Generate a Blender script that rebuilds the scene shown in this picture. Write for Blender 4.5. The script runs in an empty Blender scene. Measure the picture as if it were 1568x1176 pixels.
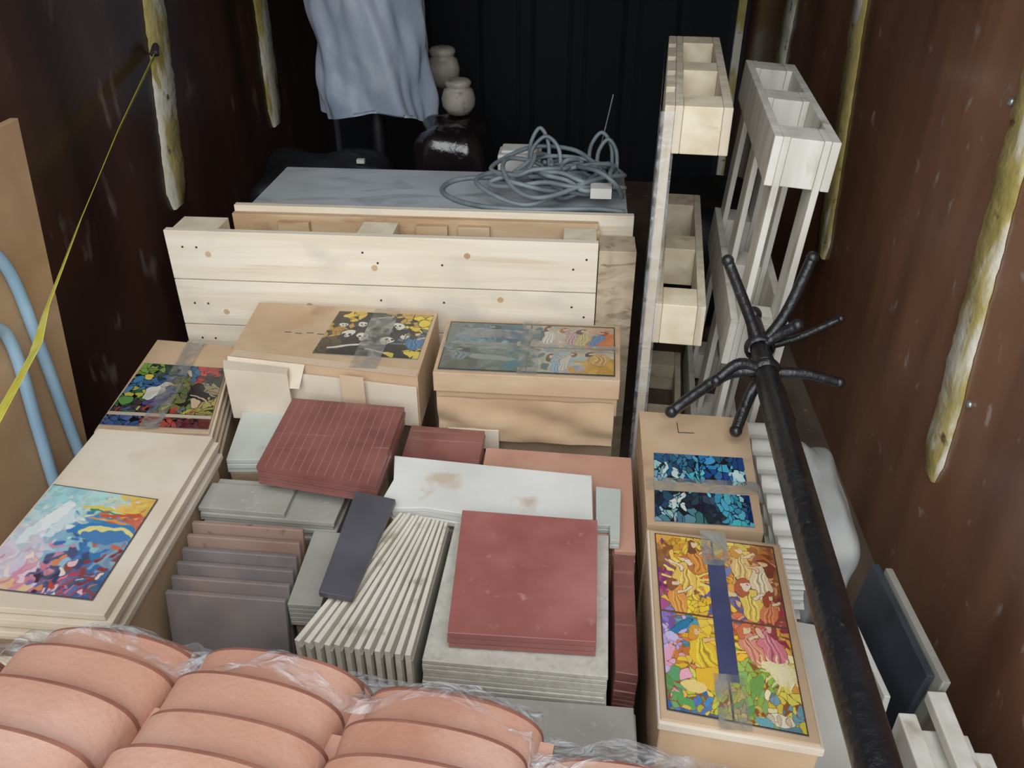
import bpy, math, random
import numpy as np
from mathutils import Vector, Matrix, noise
random.seed(7)
scene=bpy.context.scene
scene.view_settings.view_transform='Standard'
scene.view_settings.exposure=-0.2
scene.view_settings.gamma=1.12

def c(r,g,b):
    def f(v):
        v=v/255.0
        return v/12.92 if v<=0.04045 else ((v+0.055)/1.055)**2.4
    return (f(r),f(g),f(b),1.0)

# ---------------------------------------------------------------- materials
def mat(name,col,col2=None,rough=0.6,scale=(8,8,8),detail=6,lo=0.35,hi=0.65,bump=0.0,bscale=60,
        speck=None,speck_scale=(20,20,20),speck_lo=0.66,speck_hi=0.72,metal=0.0,coat=0.0,spec=0.5,speck2=None,s2scale=(6,6,6),s2lo=.6,s2hi=.7,dist=0.0):
    m=bpy.data.materials.new(name);m.use_nodes=True
    nt=m.node_tree;N=nt.nodes;L=nt.links;b=N['Principled BSDF']
    b.inputs['Roughness'].default_value=rough
    b.inputs['Metallic'].default_value=metal
    b.inputs['Coat Weight'].default_value=coat
    b.inputs['Coat Roughness'].default_value=0.15
    b.inputs['Specular IOR Level'].default_value=spec
    tc=N.new('ShaderNodeTexCoord')
    def nz(sc,det,lo_,hi_,ca,cb):
        mp=N.new('ShaderNodeMapping');mp.inputs['Scale'].default_value=sc
        L.new(tc.outputs['Object'],mp.inputs['Vector'])
        n=N.new('ShaderNodeTexNoise');n.inputs['Scale'].default_value=1.0;n.inputs['Detail'].default_value=det
        n.inputs['Distortion'].default_value=dist
        L.new(mp.outputs[0],n.inputs['Vector'])
        r=N.new('ShaderNodeValToRGB');r.color_ramp.elements[0].position=lo_;r.color_ramp.elements[1].position=hi_
        r.color_ramp.elements[0].color=ca;r.color_ramp.elements[1].color=cb
        L.new(n.outputs['Fac'],r.inputs[0]);return r
    out=nz(scale,detail,lo,hi,col,col2 or col).outputs[0]
    for sp,ss,sl,sh in ((speck,speck_scale,speck_lo,speck_hi),(speck2,s2scale,s2lo,s2hi)):
        if sp:
            r=nz(ss,4,sl,sh,(0,0,0,1),(1,1,1,1))
            mx=N.new('ShaderNodeMix');mx.data_type='RGBA'
            L.new(r.outputs[0],mx.inputs[0]);L.new(out,mx.inputs[6]);mx.inputs[7].default_value=sp
            out=mx.outputs[2]
    L.new(out,b.inputs['Base Color'])
    if bump:
        n=N.new('ShaderNodeTexNoise');n.inputs['Scale'].default_value=bscale;n.inputs['Detail'].default_value=4
        L.new(tc.outputs['Object'],n.inputs['Vector'])
        bp=N.new('ShaderNodeBump');bp.inputs['Strength'].default_value=bump;bp.inputs['Distance'].default_value=0.01
        L.new(n.outputs['Fac'],bp.inputs['Height']);L.new(bp.outputs[0],b.inputs['Normal'])
    return m

def film(name,alpha=0.25,col=(0.85,0.9,0.95,1),rough=0.12,bump=0.6,bscale=18):
    m=bpy.data.materials.new(name);m.use_nodes=True
    nt=m.node_tree;N=nt.nodes;L=nt.links;b=N['Principled BSDF'];o=N['Material Output']
    b.inputs['Base Color'].default_value=col;b.inputs['Roughness'].default_value=rough
    b.inputs['Specular IOR Level'].default_value=1.0
    tr=N.new('ShaderNodeBsdfTransparent');mx=N.new('ShaderNodeMixShader')
    tc=N.new('ShaderNodeTexCoord')
    n=N.new('ShaderNodeTexNoise');n.inputs['Scale'].default_value=bscale;n.inputs['Detail'].default_value=3;n.inputs['Distortion'].default_value=1.5
    L.new(tc.outputs['Object'],n.inputs['Vector'])
    bp=N.new('ShaderNodeBump');bp.inputs['Strength'].default_value=bump;bp.inputs['Distance'].default_value=0.03
    L.new(n.outputs['Fac'],bp.inputs['Height']);L.new(bp.outputs[0],b.inputs['Normal'])
    r=N.new('ShaderNodeMapRange');r.inputs['From Min'].default_value=.4;r.inputs['From Max'].default_value=.75
    r.inputs['To Min'].default_value=alpha*.35;r.inputs['To Max'].default_value=min(1,alpha*2.0)
    L.new(n.outputs['Fac'],r.inputs[0]);L.new(r.outputs[0],mx.inputs[0])
    L.new(tr.outputs[0],mx.inputs[1]);L.new(b.outputs[0],mx.inputs[2]);L.new(mx.outputs[0],o.inputs['Surface'])
    return m

M={}
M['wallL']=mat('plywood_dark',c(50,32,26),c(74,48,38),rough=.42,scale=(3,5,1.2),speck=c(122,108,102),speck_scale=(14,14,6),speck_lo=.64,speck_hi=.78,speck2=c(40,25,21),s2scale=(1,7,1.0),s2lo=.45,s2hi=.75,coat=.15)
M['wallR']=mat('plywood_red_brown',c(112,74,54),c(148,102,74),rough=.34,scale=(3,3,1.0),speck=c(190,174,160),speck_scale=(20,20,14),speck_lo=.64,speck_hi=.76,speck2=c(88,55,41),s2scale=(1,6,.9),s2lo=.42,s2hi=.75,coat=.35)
M['back']=mat('painted_steel_dark',c(9,11,15),c(15,18,24),rough=.7,scale=(4,4,1),spec=.25)
M['floor']=mat('floor_ply',c(76,62,52),c(110,94,80),rough=.7,scale=(6,2,2),speck=c(150,140,130),speck_scale=(25,25,25))
M['foam']=mat('foam_filler',c(164,146,76),c(194,176,108),rough=.8,scale=(20,20,8),speck=c(226,220,200),speck_scale=(9,9,3),speck_lo=.47,speck_hi=.54,speck2=c(96,72,44),s2scale=(14,14,20),s2lo=.64,s2hi=.72,bump=.6,bscale=40)
M['pineX']=mat('pine_board_x',c(222,208,182),c(236,227,208),rough=.6,scale=(1.6,30,34),detail=5,speck=c(206,182,146),speck_scale=(2,40,46),speck_lo=.58,speck_hi=.8,speck2=c(206,198,182),s2scale=(5,5,9),s2lo=.56,s2hi=.75)
M['pineR']=mat('pine_rough',c(176,142,104),c(202,176,140),rough=.7,scale=(3,20,20),speck=c(142,100,66),speck_scale=(5,20,24),speck_lo=.62,speck_hi=.75)
M['pineK']=mat('pine_knotty',c(166,146,120),c(202,186,158),rough=.7,scale=(8,8,18),dist=1.5,speck=c(112,90,68),speck_scale=(10,10,26),speck_lo=.58,speck_hi=.72)
M['pineZ']=mat('pallet_wood',c(188,174,148),c(216,204,180),rough=.65,scale=(26,26,2.5),speck=c(150,128,98),speck_scale=(30,30,4),speck_lo=.6,speck_hi=.8)
M['block']=mat('pallet_block',c(208,192,160),c(228,218,190),rough=.7,scale=(14,14,22),speck=c(176,146,104),speck_scale=(9,9,30),speck_lo=.58,speck_hi=.75)
M['whitewood']=mat('whitewashed_wood',c(206,202,190),c(230,227,217),rough=.7,scale=(20,20,3),speck=c(160,148,126),speck_scale=(14,14,4),speck_lo=.6,speck_hi=.78)
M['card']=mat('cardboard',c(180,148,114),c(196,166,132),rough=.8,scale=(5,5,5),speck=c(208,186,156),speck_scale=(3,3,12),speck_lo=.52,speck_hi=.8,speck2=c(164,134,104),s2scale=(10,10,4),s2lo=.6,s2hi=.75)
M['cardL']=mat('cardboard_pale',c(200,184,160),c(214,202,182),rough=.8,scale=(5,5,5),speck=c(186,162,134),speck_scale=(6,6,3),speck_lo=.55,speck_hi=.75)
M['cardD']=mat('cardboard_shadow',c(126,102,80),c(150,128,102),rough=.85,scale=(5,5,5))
M['mdf']=mat('mdf_board',c(166,130,94),c(182,148,110),rough=.75,scale=(6,6,6),speck=c(194,164,128),speck_scale=(3,3,8),speck_lo=.55,speck_hi=.8)
M['tape']=film('packing_tape',alpha=.5,col=(.3,.3,.27,1),rough=.25,bump=.1)
M['tapeblue']=mat('tape_dark',c(52,56,88),c(66,70,102),rough=.3)
M['tapebrown']=mat('tape_tan',c(192,164,132),c(204,178,150),rough=.35)
M['red']=mat('glazed_tile_red',c(140,78,72),c(158,94,88),rough=.34,scale=(8,8,8),speck=c(186,132,124),speck_scale=(40,40,40),speck_lo=.64,speck_hi=.8,coat=.35,speck2=c(172,108,102),s2scale=(4,4,4),s2lo=.5,s2hi=.75)
M['red2']=mat('glazed_tile_dark_red',c(114,67,60),c(136,84,76),rough=.38,scale=(10,10,10),speck=c(158,112,100),speck_scale=(3,60,10),speck_lo=.6,speck_hi=.75,coat=.3)
M['redline']=mat('red_tile_line',c(164,116,102),rough=.5)
M['grey']=mat('stoneware_grey_green',c(140,138,128),c(158,156,146),rough=.6,scale=(8,8,8),speck=c(172,170,162),speck_scale=(50,50,50),speck_lo=.6,speck_hi=.8)
M['beige']=mat('stoneware_beige',c(184,180,168),c(200,196,184),rough=.6,scale=(40,40,40),speck=c(172,170,158),speck_scale=(90,90,90),speck_lo=.5,speck_hi=.7)
M['lean1']=mat('stoneware_slate_grey',c(104,97,97),c(126,117,114),rough=.55,scale=(9,9,9),speck=c(148,124,112),speck_scale=(5,5,5),speck_lo=.52,speck_hi=.7)
M['lean2']=mat('stoneware_brown',c(134,104,92),c(152,124,110),rough=.6,scale=(9,9,9),speck=c(112,88,78),speck_scale=(30,30,30))
M['darktile']=mat('tile_anthracite',c(66,66,72),c(84,84,90),rough=.4,scale=(6,6,6),speck=c(150,150,155),speck_scale=(26,26,26),speck_lo=.72,speck_hi=.76)
M['ridge']=mat('tile_edge_cream',c(204,198,180),c(224,218,204),rough=.6,scale=(20,6,30),speck=c(166,156,134),speck_scale=(24,24,50),speck_lo=.6,speck_hi=.72)
M['ridge2']=mat('tile_back_grey',c(150,144,130),c(166,160,146),rough=.7)
M['white']=mat('marble_white',c(210,210,204),c(226,226,221),rough=.4,scale=(5,5,5),speck=c(198,180,160),speck_scale=(9,9,9),speck_lo=.6,speck_hi=.7)
M['mint']=mat('slab_pale_green',c(178,184,176),c(194,199,190),rough=.4,scale=(5,5,5),speck=c(172,162,144),speck_scale=(9,9,9),speck_lo=.58,speck_hi=.7)
M['terra']=mat('terracotta_flat',c(182,132,110),c(198,150,128),rough=.75,scale=(5,5,5),speck=c(166,110,90),speck_scale=(8,8,8),speck_lo=.55,speck_hi=.75)
M['roof']=mat('roof_clay',c(182,130,108),c(194,144,122),rough=.6,scale=(5,5,5),speck=c(208,168,150),speck_scale=(3.5,3.5,3.5),speck_lo=.48,speck_hi=.7,speck2=c(172,110,88),s2scale=(6,6,6),s2lo=.56,s2hi=.75,bump=.12,bscale=140)
M['roofedge_shade']=mat('roof_clay_edge_shade',c(122,72,56),c(146,92,74),rough=.8,scale=(20,20,20))  # reddish clay rim, darkened to paint in the shadow line between overlapping tiles
M['marble']=mat('marble_grey',c(158,165,169),c(180,186,190),rough=.35,scale=(3,6,4),detail=8,dist=1.2,speck=c(138,145,150),speck_scale=(4,9,4),speck_lo=.52,speck_hi=.7)
M['iron']=mat('wrought_iron',c(14,14,16),c(24,24,28),rough=.35,scale=(20,20,20),bump=.3,bscale=60,speck=c(60,60,64),speck_scale=(60,60,60),speck_lo=.68,speck_hi=.75,spec=.6)
M['cable']=mat('cable_grey',c(86,96,102),c(122,132,136),rough=.5,scale=(12,12,12))
M['cloth']=mat('sheet_blue_grey',c(134,147,168),c(164,175,192),rough=.42,scale=(4,4,2),bump=1.0,bscale=7,speck=c(190,199,210),speck_scale=(7,7,4),speck_lo=.52,speck_hi=.72)
M['jar']=mat('stoneware_jar',c(132,124,114),c(168,160,148),rough=.5,scale=(12,12,12),speck=c(106,80,64),speck_scale=(20,20,20),speck_lo=.58)
M['blackbag']=mat('black_fabric',c(12,12,14),c(24,24,28),rough=.55,scale=(8,8,8),bump=.5,bscale=12)
M['blackwrap']=mat('black_shrink_wrap',c(16,13,14),c(30,24,26),rough=.18,scale=(8,8,8),bump=1.0,bscale=14,coat=.5)
M['strap']=mat('strap_yellow',c(186,180,54),c(206,200,84),rough=.5,scale=(30,30,30))
M['pipe']=mat('pipe_light_blue',c(122,156,178),c(142,172,194),rough=.4)
M['whitep']=mat('white_plastic',c(196,196,190),c(216,216,210),rough=.5,scale=(6,6,6),speck=c(170,168,160),speck_scale=(9,9,9))
M['sack']=mat('grey_white_sack',c(156,158,156),c(182,182,178),rough=.55,scale=(5,5,5),bump=.5,bscale=14)
M['slate']=mat('slate_dark',c(40,46,52),c(58,66,74),rough=.5,scale=(7,7,7),speck=c(84,92,98),speck_scale=(14,14,14))
M['ink']=mat('ink',c(40,36,36),rough=.6)
M['steel']=mat('galvanised_steel',c(170,172,170),rough=.35,metal=.8)
M['film']=film('stretch_film',alpha=.18)
M['filmH']=film('stretch_film_heavy',alpha=.27,bscale=26,bump=1.0,rough=.08)
M['teal']=mat('dark_teal_wrap',c(30,48,60),c(52,74,88),rough=.3,scale=(9,9,9),speck=c(120,140,150),speck_scale=(12,12,12),speck_lo=.62,speck_hi=.7)

# ---------------------------------------------------------------- mesh builder
class MB:
    def __init__(s): s.v=[];s.f=[];s.m=[];s.mats=[];s.sm=[]
    def mi(s,k):
        if k not in s.mats:s.mats.append(k)
        return s.mats.index(k)
    def add(s,vs,fs,k,smooth=False):
        o=len(s.v);s.v+=[tuple(x) for x in vs];i=s.mi(k)
        for f in fs: s.f.append([a+o for a in f]);s.m.append(i);s.sm.append(smooth)
    def box(s,x0,x1,y0,y1,z0,z1,k,M4=None):
        vs=[Vector(p) for p in ((x0,y0,z0),(x1,y0,z0),(x1,y1,z0),(x0,y1,z0),(x0,y0,z1),(x1,y0,z1),(x1,y1,z1),(x0,y1,z1))]
        if M4: vs=[M4@p for p in vs]
        s.add(vs,[(0,3,2,1),(4,5,6,7),(0,1,5,4),(1,2,6,5),(2,3,7,6),(3,0,4,7)],k)
    def prism(s,poly,z0,z1,k):
        a=sum(poly[i][0]*poly[(i+1)%len(poly)][1]-poly[(i+1)%len(poly)][0]*poly[i][1] for i in range(len(poly)))
        if a<0: poly=poly[::-1]
        n=len(poly)
        vs=[(p[0],p[1],z0) for p in poly]+[(p[0],p[1],z1) for p in poly]
        fs=[tuple(range(n-1,-1,-1)),tuple(range(n,2*n))]+[(i,(i+1)%n,(i+1)%n+n,i+n) for i in range(n)]
        s.add(vs,fs,k)
    def tube(s,pts,r,k,seg=10,sub=6,closed=False):
        P=[Vector(p) for p in pts]
        R=r if isinstance(r,(list,tuple)) else [r]*len(P)
        Q=[];RR=[]
        for i in range(len(P)-1):
            p0=P[max(i-1,0)];p1=P[i];p2=P[i+1];p3=P[min(i+2,len(P)-1)]
            for j in range(sub):
                t=j/sub
                Q.append(.5*((2*p1)+(p2-p0)*t+(2*p0-5*p1+4*p2-p3)*t*t+(3*p1-p0-3*p2+p3)*t**3))
                RR.append(R[i]*(1-t)+R[i+1]*t)
        Q.append(P[-1]);RR.append(R[-1])
        vs=[];n=None
        for i,q in enumerate(Q):
            d=(Q[min(i+1,len(Q)-1)]-Q[max(i-1,0)]).normalized()
            if n is None: n=d.orthogonal().normalized()
            n=(n-d*n.dot(d)).normalized();b=d.cross(n)
            for a in range(seg):
                w=2*math.pi*a/seg
                vs.append(q+(n*math.cos(w)+b*math.sin(w))*RR[i])
        fs=[]
        for i in range(len(Q)-1):
            for a in range(seg):
                fs.append((i*seg+a,i*seg+(a+1)%seg,(i+1)*seg+(a+1)%seg,(i+1)*seg+a))
        fs.append(tuple(range(seg-1,-1,-1)));fs.append(tuple((len(Q)-1)*seg+a for a in range(seg)))
        s.add(vs,fs,k,True)
    def ball(s,p,r,k,sc=(1,1,1),n=12):
        s.lathe([(r*math.sin(math.pi*i/n)*1.0,-r*math.cos(math.pi*i/n)) for i in range(n+1)],p,k,16,sc)
    def lathe(s,prof,o,k,seg=24,sc=(1,1,1)):
        vs=[];
        for (r,z) in prof:
            r=max(r,1e-4)
            for a in range(seg):
                w=2*math.pi*a/seg
                vs.append((o[0]+r*math.cos(w)*sc[0],o[1]+r*math.sin(w)*sc[1],o[2]+z*sc[2]))
        fs=[]
        for i in range(len(prof)-1):
            for a in range(seg):
                fs.append((i*seg+a,i*seg+(a+1)%seg,(i+1)*seg+(a+1)%seg,(i+1)*seg+a))
        s.add(vs,fs,k,True)
    def grid(s,nu,nv,fn,k,smooth=True):
        vs=[fn(i/(nu-1),j/(nv-1)) for j in range(nv) for i in range(nu)]
        fs=[(j*nu+i,j*nu+i+1,(j+1)*nu+i+1,(j+1)*nu+i) for j in range(nv-1) for i in range(nu-1)]
        s.add(vs,fs,k,smooth)
    def build(s,name,bevel=0.0):
        me=bpy.data.meshes.new(name);me.from_pydata(s.v,[],s.f)
        for k in s.mats: me.materials.append(M[k])
        me.polygons.foreach_set('material_index',s.m);me.polygons.foreach_set('use_smooth',s.sm)
        me.update()
        o=bpy.data.objects.new(name,me);bpy.context.collection.objects.link(o)
        if bevel:
            b=o.modifiers.new('bevel','BEVEL');b.width=bevel;b.segments=2;b.limit_method='ANGLE';b.angle_limit=math.radians(50)
        return o
def nz(x,y,z=0): return noise.noise(Vector((x,y,z)))

# ---------------------------------------------------------------- room
XL,XR,YB,Y0,ZC=-1.40,0.85,4.8,-0.15,2.4
b=MB();b.box(XL-.05,XR+.05,Y0,YB+.05,-.05,0,'floor');b.build('floor')
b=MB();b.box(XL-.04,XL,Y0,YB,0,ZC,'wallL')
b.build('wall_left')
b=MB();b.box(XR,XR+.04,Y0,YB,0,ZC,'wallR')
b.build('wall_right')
b=MB()
b.box(XL-.04,XR+.04,YB+.02,YB+.05,0,ZC,'back')
x=XL
while x<XR-.02:
    b.prism([(x,YB+.02),(x+.03,YB+.010),(x+.20,YB+.010),(x+.23,YB+.02)],0,ZC,'back');x+=.28
b.build('wall_back')
b=MB();b.box(XL-.04,XR+.04,1.2,YB+.05,ZC,ZC+.04,'wallL');b.build('ceiling')

def wall_strip(name,wx,side,p0,p1,w,seed):
    b=MB();t=(ZC-p0[1])/(p1[1]-p0[1])
    yt=p0[0]+(p1[0]-p0[0])*t
    n=110;vs=[];fs=[]
    for i in range(n+1):
        s=i/n;z=p0[1]+(ZC-.01-p0[1])*s;y=p0[0]+(yt-p0[0])*s
        taper=min(1,.5+s*14)
        ww=w*.5*taper
        a=y-ww*(1+.14*nz(z*9,seed)+.12*nz(z*40,seed))
        c_=y+ww*(1+.18*nz(z*11,seed+5)+.16*nz(z*36,seed+3))
        d=.008*(1+.5*nz(z*14,seed+9)+.3*nz(z*40,seed+2))
        vs+=[(wx,a,z),(wx+side*d,a+.06*(c_-a),z),(wx+side*d*.9,a+.5*(c_-a),z),(wx+side*d*1.1,a+.94*(c_-a),z),(wx,c_,z)]
    for i in range(n):
        for j in range(4):
            o=i*5+j;fs.append((o,o+1,o+6,o+5))
    b.add(vs,fs,'foam',True)
    b.build(name)
wall_strip('trim_1',XL+.001,1,(2.76,.57),(2.90,1.23),.15,1)
wall_strip('trim_2',XL+.001,1,(3.86,.55),(3.89,1.08),.16,2)
wall_strip('trim_3',XR-.001,-1,(2.76,.46),(2.91,1.24),.13,3)
wall_strip('trim_4',XR-.001,-1,(1.62,.41),(1.71,1.20),.10,4)
wall_strip('trim_5',XR-.001,-1,(3.90,.80),(3.85,1.12),.18,6)
b=MB();b.box(.775,.815,4.70,4.73,0,2.39,'foam');b.build('trim_6',.002)
b=MB()
for (y,z) in ((1.78,1.22),(1.56,.65),(2.74,.52),(2.9,1.1)):
    b.ball((XR-.004,y,z),.009,'steel',sc=(.8,1,1))
b.build('wall_bolts')

# ---------------------------------------------------------------- stacks
def stack(name,poly,ztop,k,th=.012,n=8,jit=.004,base='cardD',k2=None,zbase=0.0,seed=0,bev=.0015):
    rnd=random.Random(seed+len(name));b=MB()
    cx=sum(p[0] for p in poly)/len(poly);cy=sum(p[1] for p in poly)/len(poly)
    for i in range(n):
        z1=ztop-i*th
        jx=rnd.uniform(-jit,jit) if i else 0;jy=rnd.uniform(-jit,jit) if i else 0
        b.prism([(p[0]+jx,p[1]+jy) for p in poly],z1-th+.0012,z1,k if not(k2 and i%2) else k2)
    zb=ztop-n*th
    if zb>zbase+.01: b.prism([(cx+(p[0]-cx)*.97,cy+(p[1]-cy)*.97) for p in poly],zbase,zb,base)
    return b.build(name,bev)

stack('red_tile_stack',[(-.205,1.312),(.07,1.302),(.066,.992),(-.19,.992)],.502,'red',th=.0135,n=3,jit=.002,zbase=.461)
stack('beige_tile_stack',[(-.222,1.32),(.095,1.305),(.088,.955),(-.232,.965)],.460,'beige',th=.011,n=12,jit=.003,base='cardD')
stack('dark_red_tile_stack',[(.106,1.288),(.147,1.284),(.143,.99),(.103,.995)],.425,'red2',th=.012,n=12,jit=.002,base='cardD')
stack('grey_tile_stack',[(-.34,.950),(.135,.943),(.135,.86),(-.34,.86)],.40,'grey',th=.012,n=8)
b=MB();n=12
for i in range(n):
    t=i/(n-1)
    xa=-.338+t*.098;xn=-.458+t*.200
    ya=1.335-.02*t;yn=.985-.015*t
    zt=.468+random.uniform(-.004,.004)
    d=Vector((xa-xn,ya-yn,0)).normalized();nn=Vector((d.y,-d.x,0))
    for off,th_,k,dz in ((0,.0105,'ridge',0),(.0105,.0035,'ridge2',-.014)):
        f=.62
        p=[Vector((xn,yn,0))+nn*(off-.005),Vector((xa,ya,0))+nn*(off*f-.003),Vector((xa,ya,0))+nn*((off+th_)*f-.003),Vector((xn,yn,0))+nn*(off+th_-.005)]
        b.prism([(q.x,q.y) for q in p],.18,zt+dz,k)
b.prism([(-.45,.98),(-.26,.97),(-.25,1.31),(-.33,1.33)],0,.18,'cardD')
b.build('tiles_standing_on_edge',.0012)
b=MB();b.prism([(-.442,1.372),(-.352,1.352),(-.378,1.072),(-.443,1.082)],.474,.487,'darktile');b.build('anthracite_tile',.0015)

b=MB()
for i,(dy,dx) in enumerate(((0,0),(.004,-.004),(0,.003),(.006,0),(0,0),(.003,.004))):
    b.prism([(-.79+dx,1.475+dy),(-.485+dx,1.465+dy),(-.49+dx,1.345+dy),(-.79+dx,1.355+dy)],.405-i*.012,.416-i*.012,'grey')
b.prism([(-.795,1.445),(-.60,1.44),(-.60,1.352),(-.795,1.36)],.4165,.428,'grey')
b.prism([(-.78,1.47),(-.49,1.46),(-.5,1.35),(-.78,1.36)],0,.344,'cardD')
for i in range(5):
    b.prism([(-.535,1.342),(-.47,1.338),(-.463,1.13),(-.53,1.13)],.385-i*.012,.396-i*.012,'grey')
b.prism([(-.53,1.34),(-.48,1.33),(-.47,1.14),(-.525,1.14)],0,.33,'cardD')
b.build('grey_tile_stack',.0015)
b=MB()
for i in range(6):
    y=1.315-.036*i;zt=.425-.004*i
    k=('lean2','lean2','lean1','lean1','lean1','lean1')[i]
    Mx=Matrix.Translation((-.668+.003*i,y,zt))@Matrix.Rotation(math.radians(-12),4,'X')@Matrix.Rotation(math.radians(-1.5),4,'Z')
    b.box(-.122,.122,-.006,.006,-.26,0,k,Mx)
b.box(-.78,-.55,.99,1.28,0,.15,'cardD')
b.build('leaning_tiles',.002)
stack('white_marble_slab_stack',[(-.39,1.525),(-.1,1.50),(.06,1.487),(.062,1.345),(.03,1.34),(-.1,1.345),(-.2,1.338),(-.29,1.352),(-.362,1.345),(-.385,1.38),(-.375,1.44)],.468,'white',th=.014,n=3,jit=.002,zbase=.427,base='white')
stack('pale_slab',[(.07,1.47),(.125,1.465),(.118,1.30),(.098,1.30),(.098,1.345),(.07,1.345)],.452,'mint',th=.012,n=2,zbase=.429,base='mint')
stack('terracotta_tile_stack',[(-.19,1.625),(.155,1.612),(.152,1.295),(.108,1.295),(.108,1.34),(-.19,1.345)],.428,'terra',th=.014,n=10)
stack('grey_tile_stack',[(-.37,1.51),(-.2,1.50),(-.2,1.35),(-.35,1.355)],.425,'grey',th=.014,n=6)
stack('dark_red_tile_stack',[(-.385,1.70),(-.2,1.69),(-.2,1.54),(-.385,1.54)],.43,'red2',th=.012,n=6)
P=[(-.672,1.69),(-.392,1.672),(-.398,1.372),(-.672,1.418)]
b=MB()
for i in range(4):
    j=random.uniform(-.003,.003)
    b.prism([(p[0]+j,p[1]-j) for p in P],.502-(i+1)*.0125+.001,.502-i*.0125,'red2')
for i in range(1,14):
    t=i/14
    a=Vector((P[0][0]*(1-t)+P[1][0]*t,P[0][1]*(1-t)+P[1][1]*t,0));e=Vector((P[3][0]*(1-t)+P[2][0]*t,P[3][1]*(1-t)+P[2][1]*t,0))
    b.prism([(a.x-.0006,a.y-.004),(a.x+.0006,a.y-.004),(e.x+.0006,e.y+.004),(e.x-.0006,e.y+.004)],.502,.5024,'redline')
b.prism([(-.655,1.675),(-.41,1.66),(-.41,1.52),(-.655,1.52)],0,.452,'cardD')
b.build('dark_red_tile_stack',.001)
stack('pale_slab',[(-.83,1.74),(-.70,1.745),(-.68,1.55),(-.80,1.54)],.42,'mint',th=.014,n=3)
stack('dark_wrapped_parcel',[(-.78,.97),(-.50,.97),(-.49,.88),(-.78,.87)],.34,'teal',th=.03,n=4,base='teal')
stack('wooden_plank_pile',[(-1.2,.96),(-.83,.94),(-.82,.82),(-1.2,.82)],.42,'block',th=.03,n=6,base='cardD')

# ---------------------------------------------------------------- cardboard boxes
def tape(b,p,q,w,z,k='tape'):
    p=Vector((*p,0));q=Vector((*q,0));d=(q-p).normalized();n=Vector((-d.y,d.x,0))*w/2
    b.add([(*(p-n).xy,z),(*(q-n).xy,z),(*(q+n).xy,z),(*(p+n).xy,z)],[(0,1,2,3)],k)
b=MB();P=[(-1.088,1.532),(-.81,1.522),(-.80,.985),(-1.085,.99)]
for i in range(5):
    s=(0,.012,.004,.014,.006)[i]
    b.prism([(p[0]+(s if p[0]>-1 else -s*.3),p[1]+(-s if p[1]<1.2 else 0)) for p in P],.5-(i+1)*.016+.002,.5-i*.016,'cardL')
b.prism([(-1.08,1.52),(-.81,1.51),(-.80,1.0),(-1.08,1.0)],0,.42,'card')
b.build('picture_panel_stack',.0015)
b=MB();P=[(-1.18,2.035),(-.95,2.015),(-.858,1.60),(-1.14,1.59)]
b.prism(P,.12,.45,'card')
for i in range(4):
    b.prism([(p[0]*1.0+(.006 if p[0]>-1 else -.004),p[1]) for p in P],.448-.03*i-.01,.448-.03*i-.004,'cardL')
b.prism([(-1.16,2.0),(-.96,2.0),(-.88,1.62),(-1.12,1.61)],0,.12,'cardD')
tape(b,(-1.06,2.03),(-1.01,1.6),.05,.4555)
b.build('cardboard_box',.002)
b=MB();P=[(-.885,2.095),(-.37,2.075),(-.368,1.735),(-.865,1.80)]
b.prism(P,.40,.55,'card')
b.prism([(-.873,1.795),(-.372,1.729),(-.37,1.722),(-.875,1.788)],.41,.525,'cardL')
b.prism([(-.878,1.79),(-.70,1.765),(-.695,1.735),(-.86,1.745)],.395,.542,'cardL')
b.add([(-.868,1.798,.549),(-.66,1.772,.549),(-.67,1.735,.50),(-.86,1.75,.49)],[(0,1,2,3)],'cardL')
tape(b,(-.51,2.08),(-.51,1.76),.07,.5545)
tape(b,(-.86,1.812),(-.37,1.748),.03,.5515,'tapebrown')
b.prism([(-.56,1.7305),(-.50,1.7225),(-.50,1.7215),(-.56,1.7295)],.43,.55,'tapebrown')
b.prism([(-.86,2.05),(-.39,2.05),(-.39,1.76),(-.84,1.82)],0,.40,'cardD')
for q in ((-.76,1.93),(-.73,1.925),(-.70,1.93),(-.67,1.925)):
    b.box(q[0],q[0]+.018,q[1],q[1]+.003,.55,.5507,'ink')
b.build('cardboard_box',.002)
b=MB();P=[(-.338,2.035),(.133,2.035),(.125,1.755),(-.335,1.76)]
b.prism([(-.330,2.03),(.128,2.03),(.122,1.762),(-.33,1.766)],.44,.545,'card')
b.prism(P,.495,.55,'card')
def fn(u,v):
    return (-.325+u*.44,1.745+.012*math.sin(u*9+v*5)*(1-abs(2*v-1))+.006*nz(u*6,v*4),.36+.128*v)
b.grid(30,10,fn,'card')
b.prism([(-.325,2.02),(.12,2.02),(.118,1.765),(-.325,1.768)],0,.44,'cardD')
b.box(-.30,-.17,1.735,1.742,.34,.40,'cardL')
b.build('cardboard_box',.002)
b=MB();b.prism([(.175,1.732),(.432,1.722),(.405,1.318),(.172,1.322)],0,.48,'card')
for i in range(7):
    b.box(.172,.174,1.33,1.71,.05+.06*i,.052+.06*i,'cardD')
b.box(.262,.264,1.65,1.69,.48,.4806,'ink');b.box(.262,.30,1.648,1.651,.48,.4806,'ink')
b.build('cardboard_box',.003)
b=MB();b.prism([(.172,1.285),(.422,1.262),(.405,.822),(.165,.85)],.30,.5,'card')
b.prism([(.168,1.289),(.426,1.266),(.41,.817),(.161,.846)],.478,.497,'cardL')
b.prism([(.18,1.27),(.41,1.25),(.40,.84),(.175,.86)],0,.30,'cardL')
b.build('cardboard_box',.003)
b=MB();b.prism([(.17,.815),(.36,.80),(.35,.64),(.165,.66)],0,.40,'card')
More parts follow.
